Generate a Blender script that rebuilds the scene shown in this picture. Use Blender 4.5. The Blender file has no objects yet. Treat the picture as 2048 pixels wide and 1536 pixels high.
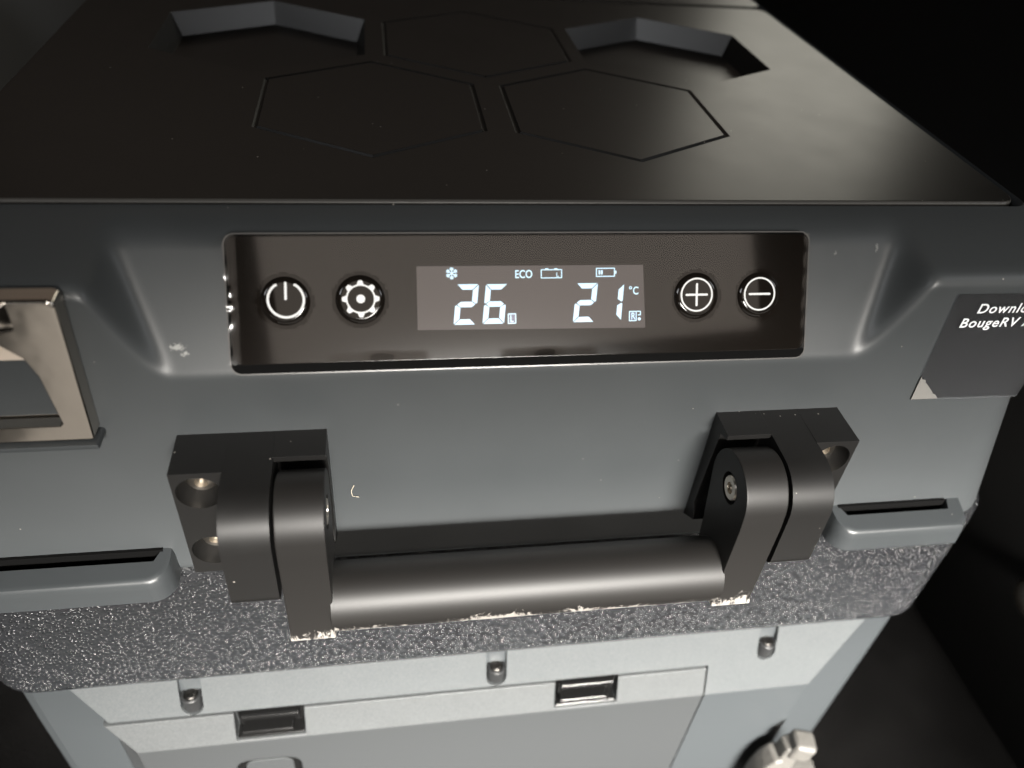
import bpy, bmesh, math, random
import numpy as np
from mathutils import Matrix, Vector

rnd = random.Random(7)
scene = bpy.context.scene
R = math.radians
# ------------------------------------------------------------------ camera
cam_d = bpy.data.cameras.new('camera'); cam = bpy.data.objects.new('camera', cam_d)
scene.collection.objects.link(cam); scene.camera = cam
RW = [[0.9866115994, -0.1435313841, 0.0774357389], [-0.0340694047, -0.6457259215, -0.7628088292], [0.1594892709, 0.7499578495, -0.6419707131]]
m = Matrix.Identity(4)
for i in range(3):
    m[i][0] = RW[0][i]; m[i][1] = -RW[1][i]; m[i][2] = -RW[2][i]
m[0][3], m[1][3], m[2][3] = -0.05506644, -0.25004969, 0.12995587
cam.matrix_world = m
cam_d.sensor_width = 36; cam_d.lens = 1570 / 2048 * 36
cam_d.clip_start = .01; cam_d.clip_end = 50
cam_d.dof.use_dof = True; cam_d.dof.focus_distance = .315; cam_d.dof.aperture_fstop = 6.3
# ------------------------------------------------------------------ world, lamps, exposure
w = bpy.data.worlds.new('World'); scene.world = w; w.use_nodes = True
bg = w.node_tree.nodes['Background']; bg.inputs[0].default_value = (.9, .8, .7, 1); bg.inputs[1].default_value = .008

def area(name, loc, target, sx, sy, radiance, col, spread=180):
    l = bpy.data.lights.new(name, 'AREA'); l.shape = 'RECTANGLE'; l.size = sx; l.size_y = sy
    l.energy = radiance * math.pi * sx * sy; l.color = col; l.spread = R(spread)
    o = bpy.data.objects.new(name, l); scene.collection.objects.link(o); o.location = loc
    z = (Vector(loc) - Vector(target)).normalized(); x = Vector((0, 0, 1)).cross(z).normalized(); y = z.cross(x)
    o.matrix_world = Matrix(((x.x, y.x, z.x, loc[0]), (x.y, y.y, z.y, loc[1]), (x.z, y.z, z.z, loc[2]), (0, 0, 0, 1)))
    return o
area('key_light', (.23, -1.05, .24), (0.11, -.03, -.38), .80, .27, 16, (1, .96, .90), 29.5)
area('tailgate_light', (.18, -1.02, .60), (0, .05, -.03), .92, .30, 1.0, (1, .87, .75))
area('left_hex_fill', (-.85, -.40, .68), (0, .25, 0), .7, .34, .20, (.95, .97, 1), 28)  # added gridded lamp, aimed at the lid to brighten the hexagon walls
area('right_hex_fill', (.98, -.25, .58), (0, .25, 0), .7, .34, .13, (.95, .97, 1), 28)  # its added counterpart on the right, for the opposite hexagon walls
area('ground_bounce', (.05, -.75, -.72), (0, -.03, -.10), 1.3, .55, .5, (1, .93, .84))
area('edge_fill', (.1, -1.12, .13), (0, 0, -.03), 1.7, .09, 3, (1, .96, .9))  # added strip lamp that gives lid and recess edges a highlight
area('overhead_fill', (0, 1.3, 1.1), (0, .2, 0), 2.0, 1.2, .14, (1, .82, .68))  # added unseen fill from above, gives the lid top a dim sheen
area('side_window_light', (.74, 1.15, .40), (.1, .1, 0), .36, .28, 3.0, (.97, .93, .80))
scene.view_settings.view_transform = 'Standard'; scene.view_settings.look = 'None'
scene.view_settings.exposure = .14; scene.view_settings.gamma = 1
scene.view_settings.use_curve_mapping = False
scene.render.engine = 'CYCLES'

# ------------------------------------------------------------------ materials
def new_mat(name):
    mt = bpy.data.materials.new(name); mt.use_nodes = True
    nt = mt.node_tree; return mt, nt, nt.nodes['Principled BSDF']

def N(nt, kind, **kw):
    n = nt.nodes.new(kind)
    for k, v in kw.items():
        if k in n.inputs.keys(): n.inputs[k].default_value = v
        else: setattr(n, k, v)
    return n

def mat(name, col, rough=.5, metal=0, spec=.5, bump=None, dust=0, blotch=0, coat=0, rough_var=0):
    """bump = (scale, strength, distance)"""
    mt, nt, b = new_mat(name)
    b.inputs['Base Color'].default_value = (*col, 1); b.inputs['Roughness'].default_value = rough
    b.inputs['Metallic'].default_value = metal; b.inputs['Specular IOR Level'].default_value = spec
    b.inputs['Coat Weight'].default_value = coat
    tc = N(nt, 'ShaderNodeTexCoord'); L = nt.links.new
    colout = None
    if blotch:
        nz = N(nt, 'ShaderNodeTexNoise', Scale=18.0, Detail=5.0, Roughness=.6); L(tc.outputs['Object'], nz.inputs['Vector'])
        mr = N(nt, 'ShaderNodeMapRange'); L(nz.outputs['Fac'], mr.inputs['Value'])
        mr.inputs['From Min'].default_value = .3; mr.inputs['From Max'].default_value = .7
        mr.inputs['To Min'].default_value = 1 - blotch; mr.inputs['To Max'].default_value = 1 + blotch
        vm = N(nt, 'ShaderNodeVectorMath', operation='SCALE'); vm.inputs[0].default_value = col
        L(mr.outputs[0], vm.inputs['Scale']); colout = vm.outputs[0]
    if dust:
        vo = N(nt, 'ShaderNodeTexVoronoi', Scale=300.0); L(tc.outputs['Object'], vo.inputs['Vector'])
        # only a few of the cells carry a speck
        lt = N(nt, 'ShaderNodeMath', operation='LESS_THAN'); L(vo.outputs['Distance'], lt.inputs[0]); lt.inputs[1].default_value = .10
        sep = N(nt, 'ShaderNodeSeparateColor'); L(vo.outputs['Color'], sep.inputs[0])
        gt = N(nt, 'ShaderNodeMath', operation='LESS_THAN'); L(sep.outputs[0], gt.inputs[0]); gt.inputs[1].default_value = dust
        mu = N(nt, 'ShaderNodeMath', operation='MULTIPLY'); L(lt.outputs[0], mu.inputs[0]); L(gt.outputs[0], mu.inputs[1])
        m2 = N(nt, 'ShaderNodeMath', operation='MULTIPLY'); L(mu.outputs[0], m2.inputs[0]); m2.inputs[1].default_value = .35
        mx = N(nt, 'ShaderNodeMix', data_type='RGBA'); L(m2.outputs[0], mx.inputs['Factor'])
        mx.inputs[6].default_value = (*col, 1); mx.inputs[7].default_value = (.80, .74, .66, 1)
        if colout: L(colout, mx.inputs[6])
        colout = mx.outputs[2]
    if colout: L(colout, b.inputs['Base Color'])
    if rough_var:
        nz = N(nt, 'ShaderNodeTexNoise', Scale=30.0, Detail=6.0, Roughness=.65); L(tc.outputs['Object'], nz.inputs['Vector'])
        mr = N(nt, 'ShaderNodeMapRange'); L(nz.outputs['Fac'], mr.inputs['Value'])
        mr.inputs['From Min'].default_value = .3; mr.inputs['From Max'].default_value = .7
        mr.inputs['To Min'].default_value = rough - rough_var; mr.inputs['To Max'].default_value = rough + rough_var
        L(mr.outputs[0], b.inputs['Roughness'])
    if bump:
        nz = N(nt, 'ShaderNodeTexNoise', Scale=bump[0], Detail=3.0, Roughness=.6); L(tc.outputs['Object'], nz.inputs['Vector'])
        bp = N(nt, 'ShaderNodeBump', Strength=bump[1], Distance=bump[2]); L(nz.outputs['Fac'], bp.inputs['Height'])
        L(bp.outputs[0], b.inputs['Normal'])
    return mt

def emis(name, col, strength, base=(0, 0, 0), rough=.3):
    mt, nt, b = new_mat(name)
    b.inputs['Base Color'].default_value = (*base, 1); b.inputs['Roughness'].default_value = rough
    b.inputs['Emission Color'].default_value = (*col, 1); b.inputs['Emission Strength'].default_value = strength
    return mt

M = {}
M['slate'] = mat('slate_plastic', (.036, .040, .0425), .40, bump=(1500, .1, .0002), dust=.02, blotch=.05, rough_var=.05)
M['slate_low'] = mat('slate_plastic_lower', (.075, .083, .087), .42, bump=(1500, .15, .0003), blotch=.05)
M['door'] = mat('door_plastic', (.070, .074, .076), .42, bump=(1500, .12, .0003), blotch=.06)
M['lid'] = mat('black_lid_plastic', (.0085, .0078, .007), .34, bump=(1500, .1, .00006), dust=.03, rough_var=.015)
M['anod'] = mat('black_coated_metal', (.0088, .0085, .0082), .43, spec=.46, bump=(2200, .1, .00008), dust=.13, rough_var=.04)
M['glass'] = mat('black_panel_glass', (.010, .008, .0065), .035, spec=.5)
M['bezel'] = mat('black_gloss_plastic', (.006, .006, .006), .14)
M['seat'] = mat('black_panel_seat', (.004, .004, .004), .6, spec=.03)
M['gap'] = mat('slot_shade', (.003, .003, .003), .7, spec=.1)  # near-black colour put in for the shade inside the slots
M['steel'] = mat('screw_steel', (.62, .57, .50), .28, metal=1, bump=(1200, .2, .0003))
M['darksteel'] = mat('dark_screw_steel', (.10, .095, .09), .32, metal=1)
M['chrome'] = mat('polished_steel', (.52, .48, .43), .14, metal=1, bump=(28, .06, .004), rough_var=.04)
M['white'] = emis('icon_white', (1, .98, .94), .62, base=(.3, .3, .29))
M['lcd'] = emis('display_segment', (.60, .85, 1.0), 1.3)
M['lcdbox'] = emis('display_box', (.13, .12, .30), .5)
M['screen'] = emis('display_backlight', (.150, .128, .121), .60, base=(.02, .017, .015), rough=.08)
def paler_up(name, col, rough):  # faces tilted upward get a paler, grainy colour
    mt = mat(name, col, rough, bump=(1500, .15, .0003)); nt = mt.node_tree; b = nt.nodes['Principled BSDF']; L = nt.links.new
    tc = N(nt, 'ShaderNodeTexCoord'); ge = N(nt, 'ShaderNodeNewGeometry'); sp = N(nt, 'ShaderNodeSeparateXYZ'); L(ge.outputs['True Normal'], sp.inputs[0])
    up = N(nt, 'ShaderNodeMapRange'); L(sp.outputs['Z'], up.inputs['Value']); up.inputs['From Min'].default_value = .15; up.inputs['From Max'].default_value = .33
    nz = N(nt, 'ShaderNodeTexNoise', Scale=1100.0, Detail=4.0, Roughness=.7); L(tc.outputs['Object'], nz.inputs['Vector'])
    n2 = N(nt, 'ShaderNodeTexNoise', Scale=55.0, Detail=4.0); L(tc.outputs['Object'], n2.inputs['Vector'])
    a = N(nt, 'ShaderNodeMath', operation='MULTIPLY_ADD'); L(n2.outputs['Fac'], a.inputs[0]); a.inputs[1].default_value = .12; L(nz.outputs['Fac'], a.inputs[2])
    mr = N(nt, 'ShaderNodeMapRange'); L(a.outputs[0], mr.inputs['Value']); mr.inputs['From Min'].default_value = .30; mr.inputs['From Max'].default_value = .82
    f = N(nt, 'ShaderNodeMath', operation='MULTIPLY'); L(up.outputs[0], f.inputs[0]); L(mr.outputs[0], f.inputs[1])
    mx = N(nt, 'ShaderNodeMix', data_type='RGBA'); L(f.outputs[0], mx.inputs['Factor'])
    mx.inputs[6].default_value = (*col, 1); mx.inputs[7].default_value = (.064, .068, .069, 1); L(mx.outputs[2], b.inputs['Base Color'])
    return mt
M['slate_low'] = paler_up('slate_plastic_lower', (.033, .037, .0395), .42)
M['door'] = paler_up('door_plastic', (.031, .033, .0343), .42)
M['boss'] = mat('dark_boss_plastic', (.014, .0145, .015), .4, bump=(900, .2, .0004))
M['beige'] = mat('beige_reflection', (.50, .43, .36), .4, bump=(300, .1, .0005))  # beige painted in for light reflected in the latch's inner plate
M['text'] = mat('white_print', (.86, .88, .90), .5)
M['pale'] = mat('pale_plastic', (.072, .069, .063), .55, bump=(120, .35, .002), blotch=.12)
M['trim'] = mat('dark_interior_trim', (.008, .0078, .0075), .6, spec=.25, bump=(700, .3, .0008))
M['trim_grey'] = mat('grey_interior_trim', (.22, .225, .23), .6, spec=.2, bump=(500, .3, .0008))
M['carpet'] = mat('charcoal_carpet', (.0045, .0043, .0042), .95, spec=.04, bump=(600, .9, .004), blotch=.35)
M['lint'] = mat('pale_lint', (.7, .62, .48), .8)

# textured rim: coarse leather grain that glints
mt, nt, b = new_mat('grained_black_rim'); L = nt.links.new
b.inputs['Base Color'].default_value = (.013, .0138, .0155, 1); b.inputs['Roughness'].default_value = .27; b.inputs['Specular IOR Level'].default_value = .85
tc = N(nt, 'ShaderNodeTexCoord'); mp = N(nt, 'ShaderNodeMapping'); L(tc.outputs['Object'], mp.inputs['Vector'])
mp.inputs['Scale'].default_value = (.62, 1, 1.0)
n1 = N(nt, 'ShaderNodeTexVoronoi', Scale=760.0, Randomness=1.0); L(mp.outputs[0], n1.inputs['Vector'])
n2 = N(nt, 'ShaderNodeTexNoise', Scale=500.0, Detail=2.0, Roughness=.5); L(mp.outputs[0], n2.inputs['Vector'])
sq = N(nt, 'ShaderNodeMath', operation='POWER'); L(n1.outputs['Distance'], sq.inputs[0]); sq.inputs[1].default_value = 2
mr = N(nt, 'ShaderNodeMapRange'); L(sq.outputs[0], mr.inputs['Value']); mr.inputs['From Max'].default_value = .22; mr.inputs['To Min'].default_value = 1; mr.inputs['To Max'].default_value = 0
# bumps of uneven height, some missing
sep = N(nt, 'ShaderNodeSeparateColor'); L(n1.outputs['Color'], sep.inputs[0])
hh = N(nt, 'ShaderNodeMapRange'); L(sep.outputs[0], hh.inputs['Value']); hh.inputs['To Min'].default_value = .45
hv = N(nt, 'ShaderNodeMath', operation='MULTIPLY'); L(mr.outputs[0], hv.inputs[0]); L(hh.outputs[0], hv.inputs[1])
ad = N(nt, 'ShaderNodeMath', operation='MULTIPLY_ADD'); L(n2.outputs['Fac'], ad.inputs[0]); ad.inputs[1].default_value = .35; L(hv.outputs[0], ad.inputs[2])
bp = N(nt, 'ShaderNodeBump', Strength=1.0, Distance=.00088); L(ad.outputs[0], bp.inputs['Height']); L(bp.outputs[0], b.inputs['Normal'])
M['rim'] = mt

# handle paint with bare-metal scuffs along the lower front edges
def scuffed(name, zlo, zhi, amount):
    mt, nt, b = new_mat(name); L = nt.links.new
    tc = N(nt, 'ShaderNodeTexCoord'); sp = N(nt, 'ShaderNodeSeparateXYZ'); L(tc.outputs['Object'], sp.inputs[0])
    mr = N(nt, 'ShaderNodeMapRange'); L(sp.outputs['Z'], mr.inputs['Value'])
    mr.inputs['From Min'].default_value = zlo; mr.inputs['From Max'].default_value = zhi
    mr.inputs['To Min'].default_value = 1; mr.inputs['To Max'].default_value = 0
    mp = N(nt, 'ShaderNodeMapping'); L(tc.outputs['Object'], mp.inputs['Vector']); mp.inputs['Scale'].default_value = (1, .4, .55)
    mp.inputs['Rotation'].default_value = (0, R(28), 0)
    n1 = N(nt, 'ShaderNodeTexNoise', Scale=330.0, Detail=7.0, Roughness=.75, Distortion=1.2); L(mp.outputs[0], n1.inputs['Vector'])
    n2 = N(nt, 'ShaderNodeTexNoise', Scale=38.0, Detail=2.0); L(tc.outputs['Object'], n2.inputs['Vector'])
    a = N(nt, 'ShaderNodeMath', operation='MULTIPLY_ADD'); L(n1.outputs['Fac'], a.inputs[0]); a.inputs[1].default_value = 1.1; L(n2.outputs['Fac'], a.inputs[2])
    s = N(nt, 'ShaderNodeMath', operation='MULTIPLY_ADD'); L(mr.outputs[0], s.inputs[0]); s.inputs[1].default_value = amount; L(a.outputs[0], s.inputs[2])
    th = N(nt, 'ShaderNodeMapRange'); L(s.outputs[0], th.inputs['Value'])
    th.inputs['From Min'].default_value = 1.50; th.inputs['From Max'].default_value = 1.58
    g = N(nt, 'ShaderNodeMath', operation='GREATER_THAN'); L(mr.outputs[0], g.inputs[0]); g.inputs[1].default_value = .001
    f = N(nt, 'ShaderNodeMath', operation='MULTIPLY'); L(th.outputs[0], f.inputs[0]); L(g.outputs[0], f.inputs[1])
    mx = N(nt, 'ShaderNodeMix', data_type='RGBA'); L(f.outputs[0], mx.inputs['Factor'])
    mx.inputs[6].default_value = (.010, .0092, .0085, 1); mx.inputs[7].default_value = (.30, .28, .255, 1); L(mx.outputs[2], b.inputs['Base Color'])
    rr = N(nt, 'ShaderNodeMapRange'); L(f.outputs[0], rr.inputs['Value']); rr.inputs['To Min'].default_value = .49; rr.inputs['To Max'].default_value = .5
    L(rr.outputs[0], b.inputs['Roughness']); b.inputs['Specular IOR Level'].default_value = .46
    nb = N(nt, 'ShaderNodeTexNoise', Scale=2200.0, Detail=3.0); L(tc.outputs['Object'], nb.inputs['Vector'])
    ad = N(nt, 'ShaderNodeMath', operation='MULTIPLY_ADD'); L(n1.outputs['Fac'], ad.inputs[0]); L(f.outputs[0], ad.inputs[1]); 
    sc = N(nt, 'ShaderNodeMath', operation='MULTIPLY'); L(nb.outputs['Fac'], sc.inputs[0]); sc.inputs[1].default_value = .008; L(sc.outputs[0], ad.inputs[2])
    bp = N(nt, 'ShaderNodeBump', Strength=.6, Distance=.001); L(ad.outputs[0], bp.inputs['Height']); L(bp.outputs[0], b.inputs['Normal'])
    return mt
M['arm'] = scuffed('scuffed_arm_paint', -.148, -.1310, .60)
M['bar'] = scuffed('scuffed_grip_paint', -.1425, -.1290, .54)

# clear film / clear sticker: see-through with a real surface reflection
def clear(name, tint, ior=1.45, rough=.06, extra=0.0):
    mt = bpy.data.materials.new(name); mt.use_nodes = True; nt = mt.node_tree; L = nt.links.new
    nt.nodes.remove(nt.nodes['Principled BSDF']); out = nt.nodes['Material Output']
    tr = N(nt, 'ShaderNodeBsdfTransparent'); tr.inputs[0].default_value = (*tint, 1)
    gl = N(nt, 'ShaderNodeBsdfGlossy'); gl.inputs['Roughness'].default_value = rough
    fr = N(nt, 'ShaderNodeFresnel'); fr.inputs['IOR'].default_value = ior
    ad = N(nt, 'ShaderNodeMath', operation='ADD'); L(fr.outputs[0], ad.inputs[0]); ad.inputs[1].default_value = extra
    mx = N(nt, 'ShaderNodeMixShader'); L(ad.outputs[0], mx.inputs[0]); L(tr.outputs[0], mx.inputs[1]); L(gl.outputs[0], mx.inputs[2])
    L(mx.outputs[0], out.inputs['Surface']); return mt
M['film'] = clear('clear_film', (.97, .97, .97), rough=.10)
M['sticker'] = clear('smoky_sticker', (.74, .75, .77), 1.5, .22)

# ------------------------------------------------------------------ helpers
BASE = Vector((0, .25, -.52))
def link(name, me, material, parent=None, root=None, smooth=30):
    o = bpy.data.objects.new(name, me); scene.collection.objects.link(o)
    if material: me.materials.append(M[material])
    if smooth is not None:
        for p in me.polygons: p.use_smooth = True
        me.set_sharp_from_angle(angle=R(smooth))
        if name not in ('lid_shell', 'protective_film', 'floor', 'wall_left', 'wall_right', 'pull_lip'):
            md = o.modifiers.new('weighted', 'WEIGHTED_NORMAL'); md.keep_sharp = True
    if parent is not None:
        o.parent = parent
        if parent.type == 'EMPTY': o.matrix_parent_inverse = Matrix.Translation(-Vector(parent.location))
    return o

def from_py(v, f):
    me = bpy.data.meshes.new('mesh'); me.from_pydata([tuple(p) for p in v], [], f); me.update(); return me

def finish(bm):
    bmesh.ops.recalc_face_normals(bm, faces=bm.faces)
    me = bpy.data.meshes.new('mesh'); bm.to_mesh(me); bm.free(); return me

def bevel_sharp(bm, width, seg=2, ang=30):
    if width <= 0: return
    bmesh.ops.recalc_face_normals(bm, faces=bm.faces)
    es = [e for e in bm.edges if len(e.link_faces) == 2 and e.calc_face_angle(0) > R(ang)]
    bmesh.ops.bevel(bm, geom=es, offset=width, segments=seg, profile=.5, affect='EDGES', clamp_overlap=True)

def add_box(bm, x0, x1, y0, y1, z0, z1):
    v = [bm.verts.new(p) for p in ((x0, y0, z0), (x1, y0, z0), (x1, y1, z0), (x0, y1, z0), (x0, y0, z1), (x1, y0, z1), (x1, y1, z1), (x0, y1, z1))]
    for f in ((0, 3, 2, 1), (4, 5, 6, 7), (0, 1, 5, 4), (1, 2, 6, 5), (2, 3, 7, 6), (3, 0, 4, 7)): bm.faces.new([v[i] for i in f])

def add_prism(bm, pts, a, b, axis='x'):
    """polygon pts extruded between a and b along axis; pts are the two other coordinates in order"""
    def P(p, t):
        return {'x': (t, p[0], p[1]), 'y': (p[0], t, p[1]), 'z': (p[0], p[1], t)}[axis]
    A = [bm.verts.new(P(p, a)) for p in pts]; B = [bm.verts.new(P(p, b)) for p in pts]
    n = len(pts); bm.faces.new(A); bm.faces.new(B[::-1])
    for i in range(n): bm.faces.new((A[i], B[i], B[(i + 1) % n], A[(i + 1) % n]))

def prism_mesh(pts, a, b, axis='x', bev=0, seg=2):
    bm = bmesh.new(); add_prism(bm, pts, a, b, axis); bevel_sharp(bm, bev, seg); return finish(bm)

def box_mesh(x0, x1, y0, y1, z0, z1, bev=0, seg=2):
    bm = bmesh.new(); add_box(bm, x0, x1, y0, y1, z0, z1); bevel_sharp(bm, bev, seg); return finish(bm)

def add_lathe(bm, prof, mat4, seg=32):
    """prof = [(r, h)] revolved about local z, then mat4"""
    rings = []
    for r, h in prof:
        if r < 1e-7: rings.append([bm.verts.new(mat4 @ Vector((0, 0, h)))])
        else: rings.append([bm.verts.new(mat4 @ Vector((r * math.cos(2 * math.pi * i / seg), r * math.sin(2 * math.pi * i / seg), h))) for i in range(seg)])
    for a, b_ in zip(rings, rings[1:]):
        for i in range(seg):
            j = (i + 1) % seg
            q = [a[i % len(a)], a[j % len(a)], b_[j % len(b_)], b_[i % len(b_)]]
            q2 = []
            for v in q:
                if v not in q2: q2.append(v)
            if len(q2) > 2: bm.faces.new(q2)

def lathe_mesh(prof, mat4, seg=32):
    bm = bmesh.new(); add_lathe(bm, prof, mat4, seg); return finish(bm)

def arc(cx, cy, r, a0, a1, n):
    return [(cx + r * math.cos(R(a0 + (a1 - a0) * i / n)), cy + r * math.sin(R(a0 + (a1 - a0) * i / n))) for i in range(n + 1)]

def rrect(x0, x1, y0, y1, r, n=5):
    return arc(x1 - r, y1 - r, r, 0, 90, n) + arc(x0 + r, y1 - r, r, 90, 180, n) + arc(x0 + r, y0 + r, r, 180, 270, n) + arc(x1 - r, y0 + r, r, 270, 360, n)

def tube(bm, pts, r, seg=6):
    rings = []
    for i, p in enumerate(pts):
        p = Vector(p); d = (Vector(pts[min(i + 1, len(pts) - 1)]) - Vector(pts[max(i - 1, 0)])).normalized()
        u = d.orthogonal().normalized(); v_ = d.cross(u)
        rings.append([bm.verts.new(p + (u * math.cos(2 * math.pi * k / seg) + v_ * math.sin(2 * math.pi * k / seg)) * r) for k in range(seg)])
    for a, b_ in zip(rings, rings[1:]):
        for k in range(seg): bm.faces.new((a[k], a[(k + 1) % seg], b_[(k + 1) % seg], b_[k]))
    bm.faces.new(rings[0]); bm.faces.new(rings[-1][::-1])

def boolean(me, cutters, op='DIFFERENCE'):
    """difference of mesh and cutter meshes, returned as a new mesh"""
    o = bpy.data.objects.new('tmp', me); scene.collection.objects.link(o); tmp = [o]
    for c in cutters:
        co = bpy.data.objects.new('cut', c); scene.collection.objects.link(co); tmp.append(co)
        md = o.modifiers.new('b', 'BOOLEAN'); md.operation = op; md.object = co; md.solver = 'EXACT'
    dg = bpy.context.evaluated_depsgraph_get(); dg.update()
    res = bpy.data.meshes.new_from_object(o.evaluated_get(dg))
    for t in tmp:
        d = t.data; bpy.data.objects.remove(t); bpy.data.meshes.remove(d)
    return res

def bevel_mesh(me, width, seg=2, ang=30):
    bm = bmesh.new(); bm.from_mesh(me); bmesh.ops.remove_doubles(bm, verts=bm.verts, dist=1e-6)
    bevel_sharp(bm, width, seg, ang); me.clear_geometry(); bm.to_mesh(me); bm.free(); return me

def loft(rings, caps=True):
    n = len(rings[0]); v = [p for r_ in rings for p in r_]; f = []
    for i in range(len(rings) - 1):
        for j in range(n):
            k = (j + 1) % n; f.append((i * n + j, i * n + k, (i + 1) * n + k, (i + 1) * n + j))
    if caps: f.append(tuple(range(n))); f.append(tuple(range((len(rings) - 1) * n, len(rings) * n))[::-1])
    return v, f

# ------------------------------------------------------------------ the place: floor and dark trim
def struct(name, me, material, **kw):
    o = link(name, me, material, **kw); o['kind'] = 'structure'; return o
g = []; nx = 40
struct('floor', from_py([(-3, -.16, -.52), (3, -.16, -.52), (3, 4, -.52), (-3, 4, -.52)], [(0, 1, 2, 3)]), 'carpet')
def trim(name, sx, x_at, material):
    rows = 14; cols = 24; v = []; f = []
    for i in range(rows + 1):
        z = -.519 + .54 * i / rows
        for j in range(cols + 1):
            y = -.6 + 2.4 * j / cols
            x = x_at + .10 * max(0, (z + .1)) ** 1.3 - .06 * math.exp(-((y - .35) / .35) ** 2 - ((z + .30) / .16) ** 2)
            v.append((sx * x, y, z))
    for i in range(rows):
        for j in range(cols):
            a = i * (cols + 1) + j; f.append((a, a + 1, a + cols + 2, a + cols + 1))
    return struct(name, from_py(v, f), material)
trim('wall_right', 1, .47, 'trim')
trim('wall_left', -1, .46, 'trim_grey')

# ------------------------------------------------------------------ the fridge
root = bpy.data.objects.new('portable_fridge', None); scene.collection.objects.link(root); root.location = BASE
root['label'] = 'slate grey portable car fridge with black lid, lit control panel and black handle'
root['category'] = 'fridge'
Yf = -.030            # plane of the lid's front face

# --- lid shell: lofted rounded rectangle, with the control recess pressed into the front
def ring(o, z, nfront=460, hw0=.2475, yback=.62, r0=.027, rmin=.006):
    hw = .2088 + (hw0 - .2088) * min(1, max(0, -z - .005) / .15) + min(0, (o + .0385) * .9); yf = Yf - o; r = max(r0 + o, rmin); yb = yback + o
    P = [(-hw + r + (2 * hw - 2 * r) * i / nfront, yf, z) for i in range(nfront + 1)]
    P += [(x, y, z) for x, y in arc(hw - r, yf + r, r, -90, 0, 10)[1:]]
    P += [(hw, yf + r + (yb - yf - 2 * r) * i / 8, z) for i in range(1, 8)]
    P += [(x, y, z) for x, y in arc(hw - r, yb - r, r, 0, 90, 6)]
    P += [(x, y, z) for x, y in arc(-hw + r, yb - r, r, 90, 180, 6)]
    P += [(-hw, yb - r - (yb - yf - 2 * r) * i / 8, z) for i in range(1, 8)]
    P += [(x, y, z) for x, y in arc(-hw + r, yf + r, r, 180, 270, 10)[:-1]]
    return P
prof = [(-.060, -.032), (-.0408, -.032), (-.0402, -.0082), (-.0392, -.0062)]
c0 = (-.0385, -.0050); c1 = (-.0062, -.0131)
prof += [(c0[0] + (c1[0] - c0[0]) * i / 34, c0[1] + (c1[1] - c0[1]) * i / 34) for i in range(35)]
fr = .0062; ca = math.degrees(math.atan2(c0[1] - c1[1], c1[0] - c0[0]))
prof += [(-fr + fr * math.sin(R(t)), -.0196 + fr * math.cos(R(t))) for t in np.linspace(ca + 8, 90, 10)]
prof += [(0.0008 * t, -.0196 - (.1525 - .0196) * t) for t in np.linspace(0, 1, 96)[1:]]
prof += [(.0003, -.1545), (-.0012, -.1558), (-.006, -.156)]
rings = [ring(o, z) for o, z in prof]
V, F = loft(rings)
V = np.array(V)
e = R(32); n_p = np.array((0, -math.cos(e), math.sin(e))); t_p = np.array((0, math.sin(e), math.cos(e)))
d_p = n_p @ np.array((0, Yf, -.0505))
mdir = -n_p
def wall_plane(sx):
    T = np.array((sx * .1470, -.0035, -.0078)); K = np.array((sx * .1475, -.0300, -.0137)); B = np.array((sx * .1315, -.030, -.0500))
    nrm = np.cross(K - T, B - T); nrm /= np.linalg.norm(nrm)
    if nrm[0] * sx > 0: nrm = -nrm          # into the recess
    return nrm, nrm @ T
front = (V[:, 1] < .02) & (np.abs(V[:, 0]) < .19) & (V[:, 2] > -.12)
P = V[front]
tp = P @ n_p - d_p
ts = [tp]
for sx in (-1, 1):
    nr, dd = wall_plane(sx); c = -(nr @ mdir); ts.append((P @ nr - dd) / c)
def smin(a, b_, k):
    h = np.clip(.5 + .5 * (b_ - a) / k, 0, 1); return b_ * (1 - h) + a * h - k * h * (1 - h)
t = smin(smin(ts[0], ts[1], .012), ts[2], .012)
s_al = P @ t_p
k = .0016 + .0050 * np.clip((s_al + .045) / .03, 0, 1)
k = np.maximum(k, .0045 * np.clip((np.abs(P[:, 0]) - .122) / .012, 0, 1))
t = np.where(t > k, t, np.where(t < -k, 0, (t + k) ** 2 / (4 * k)))
nr_ = len(rings[0]); T2 = np.zeros(len(V)); T2[front] = t; T2 = T2.reshape(len(rings), nr_)
ker = np.exp(-.5 * (np.arange(-14, 15) / 2.4) ** 2); ker /= ker.sum()
for i in range(len(rings)):
    if T2[i].any(): T2[i, :461] = np.convolve(np.pad(T2[i, :461], 14, mode='edge'), ker, 'valid')
V = V + T2.reshape(-1)[:, None] * mdir
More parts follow.
